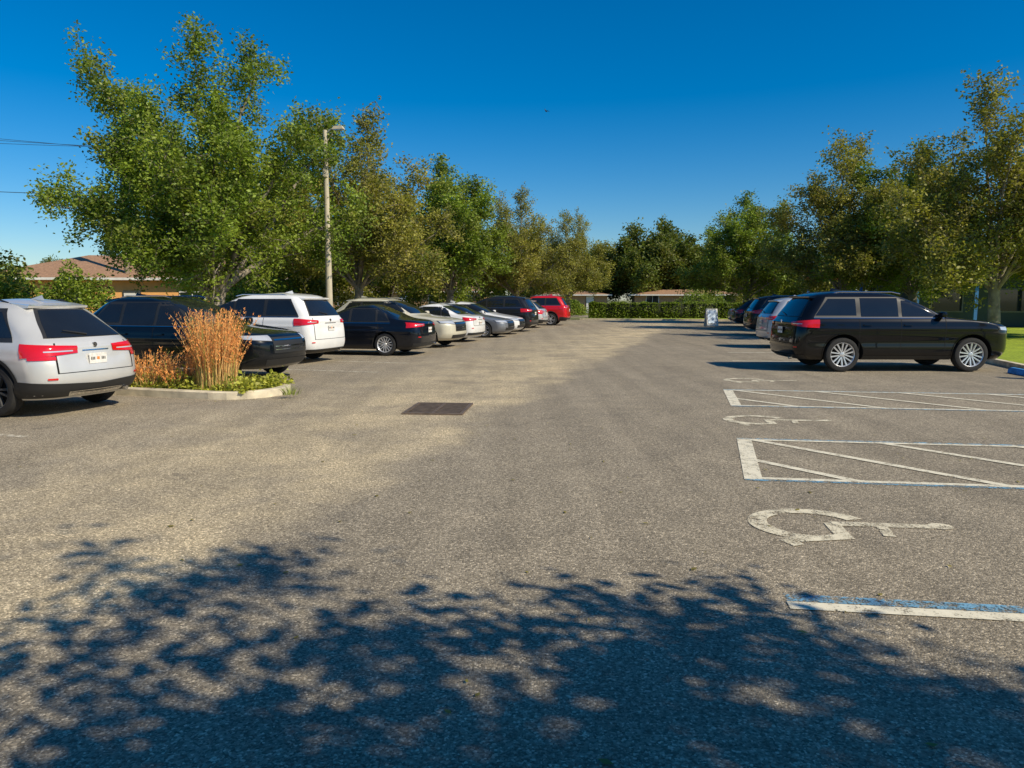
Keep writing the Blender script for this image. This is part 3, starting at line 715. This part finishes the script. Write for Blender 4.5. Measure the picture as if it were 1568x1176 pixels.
# ------------------------------------------------------------------ planting island
def isl(u,v):
    return (-3.95-.95*u+.31*v, 12.65+.31*u+.95*v)
pts=[];HW=.85
for i in range(9):
    a=R(-90+180*i/8); pts.append(isl(.75-.8*math.cos(a),HW*math.sin(a)))
near=[isl(5.2,-HW)]; far=[isl(5.2,HW)]
outl=near+pts+far
cxm=Vector((np.mean([p[0] for p in outl]),np.mean([p[1] for p in outl])))
def offs(p,i):
    a=Vector(outl[max(0,i-1)]);b=Vector(outl[min(len(outl)-1,i+1)]); t=(b-a).normalized(); n=Vector((-t.y,t.x)); 
    return Vector(p)+n*.16
inner=[offs(p,i) for i,p in enumerate(outl)]
def test(p): return (Vector(p)-cxm).length
if test(inner[5])>test(outl[5]): inner=[Vector(p)*2-q for p,q in zip([Vector(o) for o in outl],inner)]
g=MB(); n=len(outl); vs=[]
for h_,ring in ((0,outl),(.11,outl),(.125,[Vector(o).lerp(i_,.2) for o,i_ in zip(outl,inner)]),(.125,inner),(.05,inner)):
    vs+= [(p[0],p[1],h_) for p in ring]
fs=[(k*n+i,k*n+i+1,(k+1)*n+i+1,(k+1)*n+i) for k in range(4) for i in range(n-1)]
g.add(vs,fs,0); g.add([(p[0],p[1],.09) for p in inner],[tuple(range(n))],1)
M_soil=simple('soil',(.12,.09,.05),.95,var=.4,vscale=10,bump=.8)
g.obj('planting_island_kerb',[M_conc,M_soil])
M_gc=leafmat('groundcover',(.16,.19,.02),(.60,.60,.09))
k=9000; uu=np.random.uniform(.15,4.6,k); vv=np.random.uniform(-.68,.68,k)
P=np.stack([-3.95-.95*uu+.31*vv,12.65+.31*uu+.95*vv,.10+np.abs(np.random.normal(size=k))*.07*(1+np.sin(uu*5)*.5)],1)
V,T=leaves_arrays(P,.08,np.stack([np.random.rand(k),np.clip(np.random.normal(size=k)*.25+.15,0,1)],1))
me=add_mesh_with_leaves('groundcover',MB(),[M_gc],V,T,0) ; COL.objects.link(bpy.data.objects.new('groundcover',me))
def blades(name,cx,cy,R0,H,n,mats,plume=True,spread=.35):
    g=MB()
    for i in range(n):
        a=random.random()*6.283; r=R0*math.sqrt(random.random()); bx,by=cx+r*math.cos(a),cy+r*math.sin(a)
        h=H*random.uniform(.45,1.02); tilt=random.uniform(0,spread)*(.4+r/R0); a2=a+random.gauss(0,.5)
        isplume=plume and random.random()<.6; w=.006 if isplume else .010
        pts=[]
        for j in range(6):
            t=j/5; dx=tilt*h*t*t; pts.append(Vector((bx+math.cos(a2)*dx,by+math.sin(a2)*dx,.06+h*t*(1-.12*tilt*t))))
        sdir=Vector((-math.sin(a2),math.cos(a2),0)); sdir=(sdir+Vector((random.gauss(0,.6),random.gauss(0,.6),0))).normalized(); vs=[]
        for j,p in enumerate(pts):
            ww=w*(1-.75*j/5); vs+=[p-sdir*ww/2*1.6,p+sdir*ww/2*1.6]
        g.add(vs,[(2*j,2*j+1,2*j+3,2*j+2) for j in range(5)],0 if random.random()<.75 else 2)
        if isplume:
            for q in range(26):
                t=random.uniform(.5,1.02); jj=min(4,int(t*5)); f=t*5-jj; c=pts[jj].lerp(pts[jj+1],min(1,f)) 
                d=(rnd_unit()*.8+Vector((0,0,1))).normalized()*random.uniform(.02,.055); s=rnd_unit()*.009
                c=c+rnd_unit()*.014
                g.add([c-s,c+s,c+d],[(0,1,2)],1)
    return g.obj(name,mats)
M_straw=simple('dry_grass_blades',(.72,.44,.16),.7,var=.35,vscale=30)
M_plume=simple('seed_plumes',(.82,.34,.09),.8,var=.35,vscale=40)
M_gbl=simple('green_grass_blades',(.34,.38,.07),.6,var=.3,vscale=30)
blades('ornamental_grass',-5.05,12.75,.34,1.38,620,[M_straw,M_plume,M_gbl],spread=.28)
blades('ornamental_grass',-6.35,13.05,.30,.72,150,[M_straw,M_plume,M_gbl],spread=.9)
blades('ornamental_grass',-5.75,12.85,.22,.60,90,[M_straw,M_plume,M_gbl],spread=.9)
blades('ornamental_grass',-4.75,12.55,.28,.35,200,[M_gbl,M_plume,M_straw],plume=False,spread=.7)
M_weed=simple('weed_blades',(.26,.30,.06),.7,var=.4,vscale=20)
blades('weed_tuft',-3.62,12.25,.14,.16,60,[M_weed,M_plume,M_weed],plume=False,spread=1.2)

# ------------------------------------------------------------------ lamp post, utility pole, wires
M_pole=simple('concrete_pole',(.52,.45,.32),.85,var=.2,vscale=2,bump=.3)
M_wood=simple('weathered_wood',(.30,.23,.16),.9,var=.3,vscale=4,bump=.5)
M_galv=simple('galvanised_metal',(.45,.46,.46),.45,.4)
M_cable=simple('cable',(.02,.02,.02),.7)
root=empty('street_lamp',(-6.5,26.9,0))
g=MB(); g.seg((0,0,0),(0,0,7.45),.125,.075,12,0,True); g.obj('pole',[M_pole],root,50)
g=MB(); g.tube([(0,0,7.3),(.2,-.05,7.46),(.36,-.1,7.5)],.025,8,0); g.box((.5,-.13,7.5),(.42,.2,.11),1,-.2,.7); g.box((.5,-.13,7.43),(.3,.15,.03),2,-.2); g.box((0,-.14,6.0),(.12,.1,.3),1)
g.obj('lamp_head',[M_galv,M_pole,M_lamp],root)
root=empty('utility_pole',(-22.8,45,0))
g=MB(); g.seg((0,0,0),(0,0,10.8),.19,.12,10,0,True); g.obj('pole',[M_wood],root,50)
g=MB(); g.box((0,-.1,10.1),(2.2,.1,.12),0); g.seg((.35,-.3,8.1),(.35,-.3,9.1),.26,.26,14,1,True)
for x in (-1,-.4,.4,1): g.seg((x,-.1,10.16),(x,-.1,10.36),.04,.03,8,2,True)
g.obj('crossarm_and_transformer',[M_wood,M_galv,M_conc],root)
def wire(p,q,sag,r=.012):
    p=Vector(p);q=Vector(q); pts=[]
    for i in range(17):
        t=i/16; r_=p.lerp(q,t); r_.z-=sag*4*t*(1-t); pts.append(r_)
    g=MB()
    for a,b in zip(pts[:-1],pts[1:]): g.seg(a,b,r,r,5,0)
    return g.obj('power_line',[M_cable])
wire((-23.8,44.9,10.36),(-62,36,14.0),.5); wire((-22.4,44.9,10.36),(-62,35.2,12.6),.5); wire((-21.8,44.9,10.36),(-62,34,11.6),.6); wire((-22.6,44.8,7.6),(-62,36,9.2),.4,.018)

# ------------------------------------------------------------------ houses
M_ow=simple('orange_stucco',(.85,.42,.13),.85,var=.08)
M_tw=simple('tan_brick',(.45,.27,.14),.85,var=.2,vscale=6)
M_rf=simple('shingle_roof',(.34,.195,.11),.9,var=.3,vscale=9,bump=.5)
M_wt=simple('white_trim',(.75,.72,.65),.6)
M_win=simple('window_glass',(.02,.025,.03),.05,spec=.8)
def house(name,loc,rz,w,d,eave,ridge,wall,roof,ov=.5,hip=True):
    root=empty(name,loc,rz)
    g=MB(); g.box((0,0,eave/2),(w,d,eave)); g.obj('walls',[wall],root)
    g=MB(); a,b=w/2+ov,d/2+ov; hx=a-b if hip else a
    vs=[(-a,-b,eave),(a,-b,eave),(a,b,eave),(-a,b,eave),(-hx,0,ridge),(hx,0,ridge)]
    g.add(vs[:6],[(0,1,5,4),(1,2,5),(2,3,4,5),(3,0,4),(3,2,1,0)],0); g.obj('roof',[roof],root)
    g=MB(); 
    for sy_ in (-1,1): g.box((0,sy_*(b+.02),eave-.06),(2*a,.04,.14),0)
    for sx_ in (-1,1): g.box((sx_*(a+.02),0,eave-.06),(.04,2*b,.14),0)
    n=int(w/3.2)
    for i in range(n):
        x=-w/2+(i+.5)*w/n
        if i==n//2: g.box((x,-d/2-.03,1.05),(1.0,.06,2.1),1); g.box((x,-d/2-.05,1.0),(.86,.06,1.95),0)
        else:
            g.box((x,-d/2-.02,1.5),(1.5,.05,1.2),0); g.box((x,-d/2-.05,1.5),(1.34,.03,1.04),1); g.box((x,-d/2-.07,1.5),(.05,.03,1.04),0)
    g.obj('windows_and_door',[M_wt,M_win],root); return root
house('stucco_house',(-23.0,49,0),R(8),17,9,2.85,4.4,M_ow,M_rf)
house('brick_house',(20.5,90,0),R(-6),12,7,2.15,2.75,M_tw,M_rf)
house('brick_house',(7.5,92,0),R(-6),8,7,2.15,2.75,M_tw,M_rf)
house('brick_house',(-12,92,0),R(-6),18,9,2.5,3.9,M_tw,M_rf)
# community building on the right
M_teal=simple('grey_green_wall',(.05,.075,.07),.8); M_redf=simple('red_fascia',(.50,.06,.05),.6); M_bluep=simple('blue_post',(.06,.22,.55),.5); M_dkr=simple('dark_metal_roof',(.03,.03,.035),.6,.0)
M_fr=simple('window_frame',(.16,.17,.165),.6)
root=empty('community_building',(33,44,0),R(-14))
g=MB(); g.box((0,0,1.6),(20,9,3.2)); g.obj('walls',[M_teal],root)
g=MB(); g.box((0,-.6,3.33),(21.5,11,.25),0); g.box((0,-.6,3.60),(20.5,10,.28),0); g.box((-10.8,-.6,3.3),(.06,11.1,.36),1); g.box((0,-6.14,3.3),(21.5,.06,.36),0); g.obj('roof',[M_dkr,M_redf],root)
g=MB()
for i in range(8): g.box((-10+i*2.85,-5.7,1.6),(.16,.16,3.2),0)
for i in range(6):
    g.box((-8.2+i*3.2,-4.53,1.55),(1.6,.06,1.3),1); g.box((-8.2+i*3.2,-4.57,1.55),(1.45,.04,1.15),2)
g.obj('posts_and_windows',[M_bluep,M_fr,M_win],root)
root=empty('covered_walkway',(22.8,50,0),R(-14))
g=MB(); g.box((0,0,3.0),(7,3,.18),0); g.box((0,-1.53,3.0),(7,.05,.3),1); g.add([(-3.5,-1.5,3.1),(3.5,-1.5,3.1),(3.5,1.5,3.1),(-3.5,1.5,3.1),(-2,0,3.9),(2,0,3.9)],[(0,1,5,4),(1,2,5),(2,3,4,5),(3,0,4)],2); g.obj('canopy',[M_wt,M_redf,simple('pink_roof',(.6,.42,.35),.8)],root)
g=MB()
for x in (-3.2,0,3.2):
    for y in (-1.3,1.3): g.box((x,y,1.5),(.15,.15,3.0),0)
g.obj('posts',[M_bluep],root)

# ------------------------------------------------------------------ small items
M_sign=simple('sign_panel',(.55,.66,.78),.5,var=.5,vscale=6)
root=empty('sandwich_board_sign',(11.9,45,.0),R(8))
g=MB()
for sd in (-1,1):
    g.add([(-.35,sd*.28,.03),(.35,sd*.28,.03),(.35,sd*.03,1.05),(-.35,sd*.03,1.05),(-.35,sd*.25,.03),(.35,sd*.25,.03),(.35,sd*.0+.0,1.05),(-.35,0,1.05)],[(0,1,2,3),(4,7,6,5),(0,4,5,1),(1,5,6,2),(3,2,6,7),(0,3,7,4)],0)
    g.add([(-.28,sd*.265-.0,.2),(.28,sd*.265,.2),(.28,sd*.075,.95),(-.28,sd*.075,.95)],[(0,1,2,3)],1)
g.obj('panels',[M_wt,M_sign],root)
M_bst=simple('blue_wheel_stop',(.05,.28,.62),.7,var=.3,vscale=8,bump=.3)
for (x,y,m) in ((10.9,15.6,M_bst),(9.7,10.2,M_bst)):
    g=MB(); prof=[(-.09,0),(-.08,.08),(-.04,.12),(.04,.12),(.08,.08),(.09,0)]
    vs=[(px,yy,pz) for yy in (-.9,.9) for px,pz in prof]; g.add(vs,[(i,i+1,7+i,6+i) for i in range(5)]+[(0,1,2,3,4,5)[::-1],(6,7,8,9,10,11)])
    g.obj('wheel_stop',[m],None,40,(x,y,.005),-R(8))
def psign(x,y):
    root=empty('accessible_parking_sign',(x,y,0),R(90))
    g=MB(); g.seg((0,0,0),(0,0,2.1),.03,.03,8,0,True); g.obj('post',[M_galv],root)
    g=MB(); g.box((0,-.04,1.85),(.30,.01,.45),0); g.box((0,-.05,1.87),(.24,.006,.30),1); g.obj('panel',[M_wt,M_bluep],root)
psign(12.2,14.2); psign(11.2,10.0)
for (x,y,h) in ((24.5,64,5.2),(25.6,66,5.2),(31,60,5)):
    r_=empty('lamp_post',(x,y,0)); g=MB(); g.seg((0,0,0),(0,0,h),.09,.06,8,0,True); g.box((0,0,h+.08),(.5,.3,.14),1,0,.7); g.obj('pole_and_head',[M_pole,M_galv],r_)
# bird
M_bird=simple('dark_feathers',(.03,.028,.025),.8)
g=MB()
body=[(-.16,.012),(-.10,.03),(-.02,.05),(.08,.045),(.13,.03),(.17,.028),(.20,.012),(.22,.003)]
vs=[];
for x,r in body:
    for i in range(8): vs.append((x,r*math.cos(i*.785),r*math.sin(i*.785)))
g.add(vs,[(k*8+i,k*8+(i+1)%8,(k+1)*8+(i+1)%8,(k+1)*8+i) for k in range(7) for i in range(8)])
g.add([(-.13,0,0),(-.28,.06,.0),(-.29,0,.005),(-.28,-.06,0)],[(0,1,2),(0,2,3)])
for sd in (-1,1):
    g.add([(.07,sd*.03,.02),(.10,sd*.18,.10),(.04,sd*.38,.12),(-.03,sd*.34,.115),(-.05,sd*.18,.09),(-.05,sd*.03,.01)],[(0,1,4,5),(1,2,3,4)])
bo=g.obj('bird',[M_bird],None,60,(2.0,46,12.7),R(60)); bo.rotation_euler=(R(35),R(20),R(60)); bo.scale=(.7,.7,.7)
# scattered fallen leaves
k=260; P=np.stack([np.random.uniform(-5,7,k),np.random.uniform(1.5,16,k),np.full(k,.012)],1)
V,T=leaves_arrays(P,.05,np.stack([np.random.rand(k),np.full(k,.9)],1)); V[:,2]=np.abs(V[:,2]-.012)*.3+.007
me=add_mesh_with_leaves('fallen_leaves',MB(),[M_leafO],V,T,0); COL.objects.link(bpy.data.objects.new('fallen_leaves',me))
